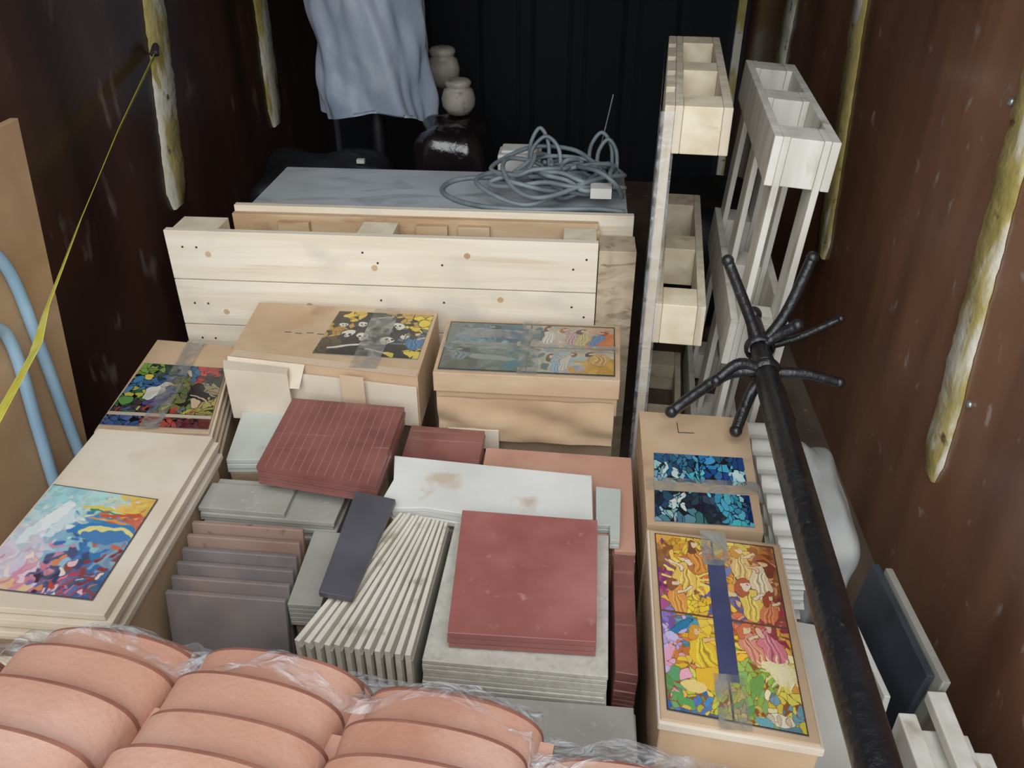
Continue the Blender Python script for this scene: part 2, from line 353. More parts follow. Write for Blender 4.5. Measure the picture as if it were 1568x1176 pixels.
for (x,y,dx) in ((.235,.79,.012),(.255,.79,-.012),(.28,.79,0)):
    b.add([(x,y,.4008),(x+.003,y,.4008),(x+.003+dx,y-.03,.4008),(x+dx,y-.03,.4008)],[(0,3,2,1)],'ink')
b.build('cardboard_box',.003)

# ---------------------------------------------------------------- painted pictures
matp=bpy.data.materials.new('printed_picture');matp.use_nodes=True
_a=matp.node_tree.nodes.new('ShaderNodeAttribute');_a.attribute_name='paint'
_b=matp.node_tree.nodes['Principled BSDF'];_b.inputs['Roughness'].default_value=.3
matp.node_tree.links.new(_a.outputs['Color'],_b.inputs['Base Color'])
class Canvas:
    def __init__(s,w,h,bg=(200,200,200),warp=.02,seed=0):
        s.w,s.h=w,h;s.a=np.zeros((h,w,3));s.a[:]=bg
        s.V,s.U=np.mgrid[0:h,0:w];s.U=(s.U+.5)/w;s.V=(s.V+.5)/h;s.asp=h/w
        rs=np.random.RandomState(seed+100);x=s.U.copy();y=s.V*s.asp
        du=np.zeros_like(x);dv=np.zeros_like(x)
        for f,am in ((2.5,1),(5,.6),(9,.4),(17,.25),(30,.12)):
            for _ in range(3):
                t=rs.uniform(0,6.28);p=rs.uniform(0,6.28,2);g=f*rs.uniform(.7,1.3)
                ph=2*np.pi*g*(x*np.cos(t)+y*np.sin(t))*.5
                du+=am*np.sin(ph+p[0])/2;dv+=am*np.sin(ph+p[1])/2
        s.WU=s.U+du*warp;s.WV=s.V+dv*warp/s.asp
    def vor(s,anchors,n,seed,outline=.012,oc=(25,20,25),jit=22,ax=1.0,jm=.05):
        rs=np.random.RandomState(seed)
        su=rs.uniform(0,1,n);sv=rs.uniform(0,1,n);asp=s.asp
        U=s.WU.ravel();V=s.WV.ravel()
        d=np.sqrt(((U[:,None]-su)*ax)**2+((V[:,None]-sv)*asp)**2)
        i1=np.argmin(d,axis=1);r=np.arange(len(U));d1=d[r,i1].copy();d[r,i1]=9;d2=d.min(axis=1)
        A=np.array([[a[0],a[1]] for a in anchors]);C=np.array([a[2] for a in anchors],float)
        da=(su[:,None]-A[:,0]+rs.normal(0,jm,(n,1)))**2+((sv[:,None]-A[:,1]+rs.normal(0,jm,(n,1)))*asp)**2
        col=C[np.argmin(da,axis=1)]+rs.uniform(-jit,jit,(n,1))+rs.uniform(-jit/2,jit/2,(n,3))
        out=col[i1]
        if outline: out[(d2-d1)<outline]=oc
        s.a=out.reshape(s.h,s.w,3)
    def ell(s,u,v,ru,rv,col,rot=0,ol=None,warp=True,olw=1.3):
        U,V=(s.WU,s.WV) if warp else (s.U,s.V)
        x=(U-u);y=(V-v)*s.asp;r=math.radians(rot);C,S=math.cos(r),math.sin(r)
        X=x*C+y*S;Y=-x*S+y*C;q=(X/ru)**2+(Y/rv)**2
        if ol: s.a[q<olw]=ol
        s.a[q<1]=col
    def rect(s,u0,u1,v0,v1,col): s.a[(s.U>=u0)&(s.U<=u1)&(s.V>=v0)&(s.V<=v1)]=col
    def line(s,p,q,w,col,warp=True):
        U,V=(s.WU,s.WV) if warp else (s.U,s.V)
        px,py=p;qx,qy=q;ax=(qx-px);ay=(qy-py)*s.asp;L=ax*ax+ay*ay+1e-9
        X=U-px;Y=(V-py)*s.asp;t=np.clip((X*ax+Y*ay)/L,0,1)
        s.a[np.hypot(X-t*ax,Y-t*ay)<w]=col
    def figure(s,u,v,z,skin,hair,robe,lean=0,ol=(90,45,30)):
        # robed adult: small head turned aside, long hair, flowing robe with fold lines, one raised arm
        k=1/s.asp;L=lean*z;z=z*.72;sg=1 if lean>=0 else -1
        dk=tuple(q*.72 for q in robe);lt=tuple(min(255,q*1.12+10) for q in robe)
        s.ell(u+L*1.5,v+4.6*z*k,z*2.1,z*3.9,robe,-lean*14,ol,olw=1.08)
        for j,o in enumerate((-1.2,-.6,0,.6,1.2)):
            s.line((u+L*.9+o*z*.4,v+2.0*z*k),(u+L*2.0+o*z*1.1,v+7.6*z*k),z*.12,dk if j%2 else lt)
        s.ell(u-sg*z*.6,v+.7*z*k,z*1.1,z*1.9,hair,sg*15,ol,olw=1.12)
        s.line((u+sg*z*.8+L,v+2.2*z*k),(u+sg*z*2.6+L,v+1.2*z*k),z*.42,ol);s.line((u+sg*z*.8+L,v+2.2*z*k),(u+sg*z*2.6+L,v+1.2*z*k),z*.32,skin)
        s.ell(u+sg*z*.1,v+.15*z*k,z*.72,z*.95,skin,sg*12,ol,olw=1.1)
        s.ell(u-sg*z*.15,v-.65*z*k,z*.95,z*.5,hair,-sg*10)
        s.line((u+sg*z*.25,v),(u+sg*z*.45,v),z*.07,tuple(q*.45 for q in skin))
    def grain(s,seed,a=7):
        rs=np.random.RandomState(seed);s.a=s.a+rs.normal(0,a,(s.h,s.w,1))
    def blur(s,n=1):
        for _ in range(n):
            a=np.pad(s.a,((1,1),(1,1),(0,0)),'edge');s.a=(a[1:-1,1:-1]*2+a[:-2,1:-1]+a[2:,1:-1]+a[1:-1,:-2]+a[1:-1,2:])/6
def picture(name,cor,z,cv,g=.93):
    TL,TR,BR,BL=[np.array(p) for p in cor];w,h=cv.w,cv.h
    u=np.linspace(0,1,w)[None,:,None]*np.ones((h,1,1));v=np.linspace(0,1,h)[:,None,None]
    P=(TL*(1-u)+TR*u)*(1-v)+(BL*(1-u)+BR*u)*v
    vs=np.concatenate([P,np.full((h,w,1),z)],axis=2).reshape(-1,3)
    i=np.arange(h-1)[:,None]*w+np.arange(w-1)[None,:]
    fs=np.stack([i,i+w,i+w+1,i+1],axis=-1).reshape(-1,4)
    n0=len(vs);e=[(*BL,z-.0008),(*BR,z-.0008),(*TR,z-.0008),(*TL,z-.0008),(*BL,z-.0025),(*BR,z-.0025),(*TR,z-.0025),(*TL,z-.0025)]
    V=vs.tolist()+[list(map(float,q)) for q in e];F=fs.tolist()+[[n0+4,n0+5,n0+1,n0],[n0+5,n0+6,n0+2,n0+1],[n0+6,n0+7,n0+3,n0+2],[n0+7,n0+4,n0,n0+3]]
    me=bpy.data.meshes.new(name);me.from_pydata(V,[],F);me.materials.append(matp)
    a=np.clip(cv.a*g,0,255)/255.0
    lum=a.mean(axis=2,keepdims=True);a=lum+(a-lum)*.88
    lin=np.where(a<=.04045,a/12.92,((a+.055)/1.055)**2.4).reshape(-1,3)
    lin=np.concatenate([lin,np.full((8,3),.2)])
    at=me.color_attributes.new('paint','FLOAT_COLOR','POINT')
    at.data.foreach_set('color',np.concatenate([lin,np.ones((len(lin),1))],axis=1).astype(np.float32).ravel())
    me.update();o=bpy.data.objects.new(name,me);bpy.context.collection.objects.link(o);return o

cv=Canvas(270,430,warp=.03,seed=1)
A=[(.1,.06,(225,150,40)),(.05,.15,(150,90,40)),(.3,.05,(240,200,60)),(.2,.15,(245,190,50)),(.38,.15,(230,120,40)),(.03,.27,(130,50,120)),(.2,.25,(250,215,60)),(.38,.28,(235,170,60)),(.04,.38,(180,60,130)),(.3,.38,(250,205,40)),(.05,.5,(120,100,190)),(.25,.52,(60,150,170)),(.38,.5,(240,190,40)),(.08,.62,(190,170,220)),(.2,.68,(230,120,60)),(.35,.7,(245,190,30)),(.1,.78,(240,170,190)),(.3,.82,(250,200,70)),(.1,.9,(90,160,90)),(.3,.92,(200,210,60)),(.2,.98,(50,120,190)),
(.62,.06,(235,200,80)),(.8,.06,(190,110,50)),(.95,.1,(150,80,40)),(.65,.18,(240,160,50)),(.85,.2,(225,150,90)),(.7,.3,(235,200,140)),(.92,.33,(150,70,50)),(.6,.4,(90,100,170)),(.8,.42,(235,150,110)),(.95,.45,(170,50,60)),(.65,.52,(230,110,70)),(.85,.55,(230,120,120)),(.95,.62,(240,170,60)),(.7,.65,(245,200,60)),(.85,.73,(250,235,170)),(.62,.78,(150,190,70)),(.9,.85,(230,210,60)),(.7,.9,(120,180,90)),(.9,.95,(90,150,170)),(.65,.97,(210,190,90))]
cv.vor(A,820,3,outline=.0035,oc=(150,85,40),jit=18,jm=.06)
for i in range(16):
    a=i*math.pi/8;cv.line((.24,.27),(.24+.2*math.cos(a),.27+.13*math.sin(a)),.010,(250,222,96))
cv.ell(.24,.27,.1,.13,(250,216,70))
cv.figure(.28,.15,.062,(245,215,180),(205,110,50),(245,190,80),-.6)
cv.figure(.14,.30,.05,(240,205,160),(150,80,50),(240,150,60),.4)
cv.figure(.36,.05,.045,(240,200,150),(120,70,40),(230,140,50),0)
cv.ell(.17,.55,.12,.03,(40,120,170),-35,(30,60,90));cv.ell(.09,.62,.06,.05,(205,185,230),0);cv.ell(.05,.72,.05,.06,(235,160,190),0)
cv.figure(.30,.57,.06,(240,190,120),(230,150,40),(248,196,40),.5,ol=(150,90,30))
cv.ell(.33,.82,.1,.09,(250,190,40),20,(180,110,30),olw=1.1);cv.ell(.2,.86,.08,.05,(250,215,120),0);cv.ell(.12,.93,.1,.03,(90,170,80),10)
cv.figure(.68,.06,.055,(245,205,150),(220,150,60),(235,190,110),0)
cv.figure(.86,.14,.055,(240,190,130),(130,60,40),(235,205,160),-.5)
cv.figure(.70,.28,.055,(240,210,175),(190,90,50),(240,195,80),.3)
cv.figure(.87,.32,.05,(240,205,165),(170,70,40),(225,120,70),0)
cv.figure(.66,.53,.055,(240,200,150),(225,110,60),(236,140,110),.3)
cv.figure(.87,.51,.055,(240,180,150),(160,60,60),(230,120,130),-.4)
cv.ell(.83,.74,.12,.08,(250,238,180),5);
for i in range(16):
    a=i*math.pi/8;cv.line((.83+.08*math.cos(a),.74+.035*math.sin(a)),(.83+.16*math.cos(a),.74+.075*math.sin(a)),.007,(248,226,150))
cv.ell(.65,.83,.06,.06,(110,165,70),0);cv.ell(.85,.93,.1,.05,(238,228,196),0,(130,120,90),olw=1.15);cv.ell(.72,.96,.06,.03,(100,170,180))
for i in range(3): cv.ell(.78+.06*i,.93,.02,.035,(214,190,150),0,(120,90,60))
cv.rect(.0,1,.487,.497,(110,70,50));cv.rect(.0,.012,0,1,(70,50,44));cv.rect(.988,1,0,1,(70,50,44));cv.rect(0,1,0,.008,(70,50,44));cv.rect(0,1,.992,1,(70,50,44))
cv.rect(.47,.49,0,1,(70,56,60));cv.grain(1)
picture('stained_glass_picture',[(.182,1.272),(.408,1.250),(.388,.835),(.176,.866)],.5032,cv)
b=MB();tape(b,(.292,1.205),(.281,.925),.032,.5042,'tapeblue');tape(b,(.296,1.285),(.292,1.19),.05,.5045);tape(b,(.281,.94),(.279,.835),.05,.5047)
b.build('packing_tape',0)
cv=Canvas(240,250,warp=.03,seed=2)
A=[(.1,.1,(14,80,130)),(.2,.25,(110,170,190)),(.32,.12,(30,100,140)),(.42,.25,(16,60,100)),(.5,.35,(60,180,200)),(.58,.15,(30,130,190)),(.66,.3,(20,80,150)),(.8,.2,(50,150,200)),(.95,.3,(150,210,215)),(.1,.38,(120,180,195)),(.95,.08,(20,70,120)),(.08,.7,(14,44,70)),(.22,.8,(130,175,185)),(.4,.75,(16,26,40)),(.55,.7,(24,50,70)),(.62,.85,(14,30,50)),(.75,.75,(30,140,170)),(.9,.8,(16,60,110)),(.85,.95,(60,170,190)),(.3,.93,(60,110,130))]
cv.vor(A,190,5,outline=.012,oc=(6,12,22),ax=1.9,jit=22)
rs=random.Random(5)
for i in range(10):
    u=rs.random();v=rs.random();cv.line((u,v),(u+rs.uniform(-.12,.12),v+rs.uniform(.1,.25)),.005,(6,12,22))
for (u,v,r) in ((.12,.22,20),(.24,.26,-15),(.2,.78,10),(.32,.84,-30),(.28,.7,30)):
    cv.ell(u,v,.025,.07,(190,206,205),r,(8,14,24));cv.ell(u,v-.06,.022,.022,(200,205,196),0,(8,14,24))
cv.ell(.9,.3,.07,.04,(200,225,225),20)
cv.rect(.49,.505,0,1,(8,12,20));cv.rect(.745,.755,0,.45,(8,12,20));cv.rect(0,1,.44,.57,(176,152,120));cv.grain(2,5)
picture('stained_glass_picture',[(.20,1.562),(.398,1.558),(.388,1.328),(.188,1.332)],.4832,cv,1.0)
b=MB();tape(b,(.176,1.45),(.415,1.45),.045,.4842);b.build('packing_tape',0)
cv=Canvas(340,190,(150,150,140),warp=.03,seed=3)
A=[(.08,.2,(110,124,114)),(.25,.1,(90,112,112)),(.2,.35,(120,144,150)),(.4,.25,(76,106,118)),(.1,.7,(100,106,96)),(.3,.8,(112,120,110)),(.42,.7,(92,112,104)),(.6,.2,(176,166,138)),(.7,.3,(190,172,146)),(.85,.15,(186,154,120)),(.95,.35,(206,112,56)),(.6,.75,(174,172,150)),(.75,.7,(146,164,168)),(.9,.65,(186,174,142)),(.93,.9,(196,146,60)),(.7,.9,(174,164,154))]
cv.vor(A,500,9,outline=0,jit=12)
cv.blur(1)
cv.ell(.2,.25,.13,.05,(120,148,160),-12);cv.ell(.36,.3,.1,.04,(66,100,126),15);cv.ell(.25,.75,.16,.04,(138,146,138),-8);cv.ell(.4,.8,.05,.06,(76,120,128),30)
for (u,v,k,h,r) in ((.6,.12,(205,180,150),(110,66,50),(196,190,170)),(.72,.12,(205,180,150),(170,100,60),(176,140,140)),(.82,.14,(200,172,136),(90,70,60),(184,166,104)),(.92,.13,(205,176,146),(156,66,40),(84,120,164)),(.64,.62,(205,180,154),(110,84,60),(138,164,172)),(.78,.60,(205,180,154),(136,76,50),(190,182,164)),(.9,.62,(205,176,146),(84,60,50),(196,154,84)),(.12,.60,(150,150,134),(66,74,74),(110,126,126)),(.3,.12,(150,155,148),(58,76,84),(92,128,146))):
    cv.figure(u,v,.026,k,h,r,random.uniform(-1,1),ol=(100,90,80))
cv.rect(0,1,0,.025,(60,60,56));cv.rect(0,1,.975,1,(60,60,56));cv.rect(0,.008,0,1,(60,60,56));cv.rect(.99,1,0,1,(60,60,56));cv.rect(0,1,.485,.5,(80,80,74));cv.rect(.495,.503,0,1,(80,80,74));cv.grain(3)
picture('painted_picture',[(-.325,2.02),(.118,2.02),(.113,1.77),(-.325,1.772)],.5532,cv)
b=MB();tape(b,(-.33,1.895),(.125,1.895),.035,.5545);tape(b,(-.103,2.035),(-.103,1.76),.05,.555);tape(b,(-.33,1.96),(-.1,1.955),.05,.5548);b.build('packing_tape',0)
cv=Canvas(240,210,(30,26,26),warp=.02,seed=4)
A=[(.1,.2,(60,44,30)),(.2,.05,(225,185,50)),(.05,.8,(80,64,40)),(.05,.4,(190,140,50)),(.3,.4,(40,36,36)),(.5,.2,(60,56,50)),(.5,.7,(22,20,22)),(.7,.3,(32,30,30)),(.85,.1,(200,160,60)),(.95,.2,(240,205,50)),(.9,.6,(80,110,120)),(.95,.9,(220,195,60)),(.7,.8,(26,24,26)),(.3,.85,(22,20,26))]
cv.vor(A,220,12,outline=.005,oc=(12,10,10),jit=10)
def skull(u,v,z):
    k=1/cv.asp
    cv.ell(u,v,z,z*.95,(224,218,200),0,(12,10,10));cv.ell(u,v+z*.9*k,z*.5,z*.45,(214,206,188),0)
    for e in (-.4,.4): cv.ell(u+e*z,v,z*.24,z*.28,(14,12,12),warp=False)
    cv.ell(u,v+.45*z*k,z*.1,z*.16,(14,12,12),warp=False)
    for e in (-.25,0,.25): cv.line((u+e*z,v+.8*z*k),(u+e*z,v+1.2*z*k),z*.04,(14,12,12),warp=False)
for (u,v,z) in ((.22,.55,.07),(.38,.58,.06),(.33,.3,.05),(.66,.62,.07),(.68,.3,.055),(.14,.33,.04),(.8,.5,.045)): skull(u,v,z)
for p,q in (((.1,.85),(.4,.75)),((.5,.85),(.7,.9)),((.45,.15),(.6,.1))): cv.line(p,q,.012,(220,214,196))
cv.ell(.92,.2,.06,.08,(240,208,50),0,(20,16,10));cv.figure(.92,.45,.05,(225,190,140),(60,50,40),(60,110,160),0,ol=(12,10,10));cv.ell(.12,.1,.06,.04,(238,200,50));cv.ell(.92,.9,.07,.05,(230,200,60),0)
cv.rect(.80,.81,0,1,(15,12,12));cv.grain(4,5)
picture('comic_picture',[(-.642,2.055),(-.378,2.05),(-.382,1.815),(-.655,1.825)],.5532,cv)
cv=Canvas(240,270,(120,120,60),warp=.035,seed=6)
A=[(.1,.1,(120,160,60)),(.3,.1,(60,76,60)),(.6,.05,(60,100,140)),(.85,.1,(190,60,50)),(.95,.2,(60,54,54)),(.1,.35,(60,110,150)),(.1,.45,(190,180,60)),(.3,.35,(50,90,150)),(.15,.6,(60,104,60)),(.35,.6,(84,76,130)),(.5,.35,(120,120,64)),(.6,.45,(110,110,66)),(.72,.5,(40,36,36)),(.9,.4,(150,136,96)),(.9,.7,(160,146,66)),(.6,.72,(110,112,56)),(.2,.75,(70,60,60)),(.2,.92,(60,84,140)),(.5,.95,(176,60,50)),(.85,.95,(110,40,46))]
cv.vor(A,260,21,outline=.006,oc=(16,14,16),jit=14)
# white-feathered bird with a beak, dark cloaked shape, assorted blobs
cv.ell(.33,.46,.085,.13,(222,218,200),15,(15,15,15),olw=1.15);cv.ell(.38,.36,.05,.05,(228,224,206),0,(15,15,15));cv.line((.42,.36),(.48,.38),.014,(230,170,50));cv.ell(.30,.5,.04,.08,(204,200,184),30)
cv.ell(.78,.46,.10,.17,(28,24,28),-10,(8,8,8));cv.ell(.84,.36,.05,.05,(40,34,36),0);cv.ell(.76,.62,.08,.05,(205,176,136),20,(12,10,10));cv.line((.7,.5),(.9,.6),.012,(190,170,130))
cv.ell(.14,.22,.06,.05,(236,206,70),15,(15,15,15));cv.ell(.08,.3,.05,.06,(60,120,180),0,(12,12,12));cv.ell(.9,.08,.08,.03,(196,52,50),0,(10,10,10));cv.ell(.1,.62,.08,.06,(90,150,70),10,(10,10,10));cv.ell(.6,.14,.06,.03,(200,180,130),20,(10,10,10))
for i in range(10): cv.line((.1+.08*i,.76),(.12+.08*i,.70),.01,((190,60,50),(60,100,170),(214,190,60))[i%3])
cv.rect(0,1,.80,.85,(196,180,154));cv.rect(0,1,.797,.803,(15,15,15));cv.grain(5,5)
picture('comic_picture',[(-1.155,1.90),(-.925,1.89),(-.865,1.612),(-1.138,1.612)],.4538,cv)
cv=Canvas(240,290,(160,205,220),warp=.035,seed=8)
A=[(.2,.1,(150,206,214)),(.5,.05,(170,212,210)),(.75,.1,(208,220,190)),(.95,.1,(236,190,80)),(.1,.4,(186,210,216)),(.35,.3,(218,230,230)),(.6,.35,(70,140,195)),(.9,.3,(214,100,70)),(.7,.55,(50,112,186)),(.9,.55,(120,160,190)),(.5,.55,(130,186,210)),(.2,.65,(208,196,212)),(.1,.85,(202,190,212)),(.35,.85,(214,130,156)),(.6,.75,(60,72,112)),(.8,.75,(150,60,64)),(.9,.9,(60,96,150)),(.5,.95,(120,94,148)),(.3,.97,(226,180,126))]
cv.vor(A,700,31,outline=0,jit=14,jm=.09)
cv.blur(2)
cv.ell(.24,.32,.07,.26,(232,238,238),24);cv.ell(.36,.36,.06,.2,(206,226,234),14);cv.ell(.13,.5,.05,.15,(216,230,234),10)
cv.ell(.72,.42,.26,.1,(44,124,196),-6);cv.ell(.74,.445,.23,.075,(238,224,130),-6);cv.ell(.74,.475,.2,.06,(60,124,190),-6)
cv.line((.48,.14),(.95,.18),.018,(236,206,70));cv.line((.55,.17),(.9,.24),.012,(50,140,90));cv.line((.7,.26),(.97,.2),.02,(214,80,50));cv.line((.6,.28),(.85,.33),.014,(240,150,60))
rs=random.Random(11)
for i in range(60):
    u=rs.uniform(.02,.98);v=rs.uniform(.68,.97);col=rs.choice(((226,110,140),(190,60,80),(235,190,200),(40,60,110),(200,60,50),(230,130,80),(240,220,205),(80,110,170),(60,40,60)) if u>.4 else ((226,150,170),(235,200,210),(240,220,205),(214,120,140),(200,190,215),(240,190,150)))
    cv.line((u,v),(u+rs.uniform(-.05,.05),v+rs.uniform(.01,.05)),rs.uniform(.008,.022),col)
cv.rect(0,1,0,.01,(70,70,76));cv.rect(.988,1,0,1,(70,70,76));cv.rect(0,1,.988,1,(70,70,76));cv.grain(6,5);cv.blur(1)
picture('painted_picture',[(-1.080,1.325),(-.838,1.295),(-.836,1.015),(-1.078,1.03)],.5028,cv)

# ---------------------------------------------------------------- crate = pallet on its long side
b=MB();zs=[.02,.165,.31,.455,.60,.75]
for i in range(5):
    b.box(-1.135,.065,2.125,2.147,zs[i]+.0018,zs[i+1]-.0018,'pineX')
for z0,z1 in ((.64,.742),(.33,.43),(.02,.12)):
    for x0,x1 in ((-1.125,-.995),(-.60,-.50),(-.03,.06)):
        b.box(x0,x1,2.147,2.245,z0,z1,'block')
for z in (.62,.31,.03):
    b.box(-.99,.065,2.262,2.284,z,z+.128,'pineR')
b.box(-.99,.165,2.286,2.308,.60,.765,'pineX')
b.box(-.99,.165,2.286,2.308,.25,.58,'pineR')
for x in (-.85,-.45,-.33,-.02): b.box(x,x+.09,2.24,2.262,.2,.735,'pineR')
b.box(.068,.168,2.13,2.15,.02,.725,'pineK')
b.box(.068,.168,2.15,2.25,.60,.72,'pineK')
for i in range(5):
    for x in (-1.09,-1.05,-.58,-.54,0.0,.035,-.36):
        z=zs[i]+.07+.03*((int(x*100)+i)%2)
        b.box(x-.003,x+.003,2.1235,2.126,z-.003,z+.003,'ink')
for (x,z) in ((-.29,.70),(-.2,.57),(-1.02,.68),(-.55,.655),(.02,.47),(-.75,.53),(-1.0,.5)):
    b.lathe([(.0001,0),(.006,0),(.009,0)],(x,z,0),'pineR',14)
    m=len(b.v)-42
    for q in range(m,len(b.v)):
        vx,vz,_=b.v[q];b.v[q]=(vx,2.1243,vz)
b.build('wooden_crate',.0015)

b=MB();b.prism([(-.96,2.315),(.15,2.315),(.15,2.68),(-.955,2.68)],.725,.75,'marble')
b.box(-.93,.13,2.34,2.65,0,.725,'cardD')
b.build('marble_slab',.002)
b=MB();b.box(-.26,-.12,2.70,2.80,.3,.80,'whitep');b.box(-.25,-.13,2.71,2.79,.80,.812,'whitep');b.box(-.26,-.12,2.70,2.80,0,.3,'blackbag');b.build('white_carton',.006)

# cable coil
b=MB();pts=[];rnd=random.Random(4)
pts+=[(.14,2.33,.760),(.05,2.335,.765),(-.1,2.325,.762),(-.24,2.34,.758),(-.35,2.39,.758),(-.41,2.48,.758),(-.38,2.57,.758),(-.28,2.60,.76),(-.16,2.56,.765)]
ang=0
for i in range(120):
    ang+=.62+rnd.uniform(-.15,.3)
    k=i/120
    cx=-.05+.075*math.sin(i*.21);cy=2.49+.045*math.cos(i*.17)
    rx=.11+.045*math.sin(i*.37)+rnd.uniform(-.03,.03);ry=.10+.04*math.cos(i*.29)+rnd.uniform(-.02,.02)
    pts.append((min(.14,cx+rx*math.cos(ang)),cy+ry*math.sin(ang),.77+.05*k+.018*math.sin(i*1.3)+.012))
b.tube(pts,.0072,'cable',seg=7,sub=5)
for (x,y,h,w) in ((-.12,2.62,.11,.03),(-.10,2.60,.09,.045),(.07,2.62,.10,.035),(.09,2.60,.085,.03)):
    b.tube([(x-w,y,.80),(x-w*.9,y,.80+h*.6),(x,y+.01,.80+h),(x+w*.9,y,.80+h*.6),(x+w,y-.03,.79),(x+.02,y-.1,.84)],.0065,'cable',seg=7)
b.tube([(.0,2.45,.85),(.06,2.38,.86),(.11,2.36,.83),(.135,2.42,.77)],.0065,'cable',seg=7)
b.tube([(.06,2.66,.80),(.085,2.68,.92),(.10,2.69,1.0)],.002,'cable',seg=6)
b.box(.04,.10,2.35,2.40,.79,.82,'whitep')
b.build('electric_cable_coil')

# ---------------------------------------------------------------- pallets on end
def pallet(kd,kb,T,zrows,dy,both=False):
    b=MB()
    def B(x0,x1,y0,y1,z0,z1,k): b.box(x0,x1,y0,y1,z0,z1,k,T)
    H=zrows[-1][1]
    nb=5
    if not both:
        for i in range(nb):
            y=i*(dy-.12)/(nb-1);B(0,.022,y,y+.12,0,H,kd)
        for z0,z1 in zrows:
            B(.0225,.040,0,dy,z0,z1,kd)
            for y in (0,dy/2-.05,dy-.10): B(.0405,.125,y,y+.10,z0,z1,kb)
            B(.1255,.146,0.0,dy,z0,z1,kd)
    else:
        for y in (0,dy/2-.05,dy-.10):
            B(0.02,.036,y,y+.10,0,H,kd);B(.111,.127,y,y+.10,0,H,kd)
        for z0,z1 in zrows:
            for y in (0,dy/2-.05,dy-.10): B(.0365,.1105,y+.002,y+.105,z0,z1-.002,kb)
            B(0,.0195,-.003,dy,z0,z1,kd);B(.1275,.147,-.003,dy,z0,z1,kd)
    return b
T=Matrix.Translation((.184,1.9,0))@Matrix.Rotation(math.radians(-5.0),4,'Z')
b=pallet('pineZ','block',T,((0,.10),(.58,.69),(1.065,1.17)),.8)
b.build('wooden_pallet',.002)
b=MB()
def fn(u,v):
    z=.03+1.13*v
    return tuple(T@Vector((-.008+.003*nz(u*9,z*9),-.01+.8*u,z)))
b.grid(20,40,fn,'film')
def fn(u,v):
    z=.03+1.13*v
    return tuple(T@Vector((-.008+.035*u,-.012+.004*nz(u*9,z*12),z)))
b.grid(6,40,fn,'film')
b.build('stretch_film_wrap')
T=Matrix.Translation((.362,1.95,0))@Matrix.Rotation(math.radians(-4.0),4,'Z')@Matrix.Rotation(math.radians(4.0),4,'Y')
b=pallet('whitewood','whitewood',T,((0.02,.12),(.50,.63),(.985,1.10)),.80,both=True)
b.build('whitewashed_pallet',.002)

# ---------------------------------------------------------------- wrought iron stand
b=MB()
b.tube([(.40,.28,.675),(.415,.9,.66),(.435,1.35,.64),(.45,1.68,.625),(.452,1.74,.627)],[.031,.030,.030,.028,.026],'iron',seg=16)
b.tube([(.452,1.72,.627),(.452,1.78,.63),(.452,1.84,.64),(.448,1.90,.66)],[.027,.024,.022,.018],'iron',seg=14)
b.ball((.448,1.905,.665),.022,'iron')
for y in (1.69,1.80): b.lathe([(.028,-.012),(.036,-.006),(.036,.006),(.028,.012)],(0,0,0),'iron',18)
m=len(b.v)-2*4*18
for q in range(m,len(b.v)):
    i=(q-m)//(4*18);x,y,z=b.v[q];b.v[q]=((.45,.452)[i]+x,(1.70,1.80)[i]+z,(.625,.632)[i]+y)
def prong(o,mid,tip,r=.012):
    o=Vector(o);b.tube([o,o+Vector(mid),o+Vector(tip)],[r*1.15,r*1.05,r],'iron',seg=10)
    b.ball(tuple(o+Vector(tip)),r*1.15,'iron',n=8)
U=(.452,1.80,.632);D=(.45,1.70,.625)
prong(U,(-.03,.02,.07),(-.095,.05,.20),.013)
prong(U,(.05,.02,.08),(.095,.05,.215),.013)
prong(U,(.09,.02,.02),(.19,.05,.06),.009)
prong(U,(.03,.0,.03),(.075,-.01,.07),.013)
prong(D,(-.09,-.01,-.005),(-.215,-.09,-.06),.013)
prong(D,(-.06,0,.02),(-.115,-.03,-.01),.013)
prong(D,(-.03,-.02,-.05),(-.065,-.09,-.105),.013)
prong(D,(.09,0,.0),(.17,.0,-.02))
prong(D,(.03,-.01,-.03),(.062,-.05,-.10),.013)
b.build('wrought_iron_coat_stand')

# ---------------------------------------------------------------- right side items
b=MB()
for i in range(14):
    z=.03*i
    def fn(u,v,i=i,z=z):
        return (.452+.085*u+.004*math.sin(i*2.1),1.36+.45*v,z+.012+.008*math.sin(v*40))
    b.grid(4,60,fn,'whitep')
    b.box(.455,.53,1.36+.003*(i%3),1.81,z-.004 if i else 0,z+.006,'whitep')
b.build('white_ridged_tile_stack')
def lump(x0,x1,y0,y1,z0,z1,k,seed,amp=.03,p=.5):
    b=MB()
    def fn(u,v):
        a=2*math.pi*u;t=math.pi*(v)-math.pi/2
        sg=lambda q,e:math.copysign(abs(q)**e,q)
        X=sg(math.cos(t),p)*sg(math.cos(a),p);Y=sg(math.cos(t),p)*sg(math.sin(a),p);Z=sg(math.sin(t),p)
        d=1+amp*8*nz(X*2+seed,Y*2,Z*2)*.4
        return ((x0+x1)/2+X*d*(x1-x0)/2,(y0+y1)/2+Y*d*(y1-y0)/2,max(z0,(z0+z1)/2+Z*d*(z1-z0)/2))
    b.grid(64,40,fn,k);return b
lump(.55,.69,1.44,1.90,0,.36,'sack',5,amp=.03,p=.6).build('grey_sack')
b=MB()
b.add([(.60,1.38,.0),(.612,1.38,.0),(.640,1.08,.0),(.628,1.08,.0),(.585,1.41,.30),(.597,1.41,.30),(.628,1.08,.30),(.616,1.08,.30)],[(0,1,2,3),(4,7,6,5),(0,4,5,1),(1,5,6,2),(2,6,7,3),(3,7,4,0)],'whitep')
b.build('white_board',.002)
b=MB()
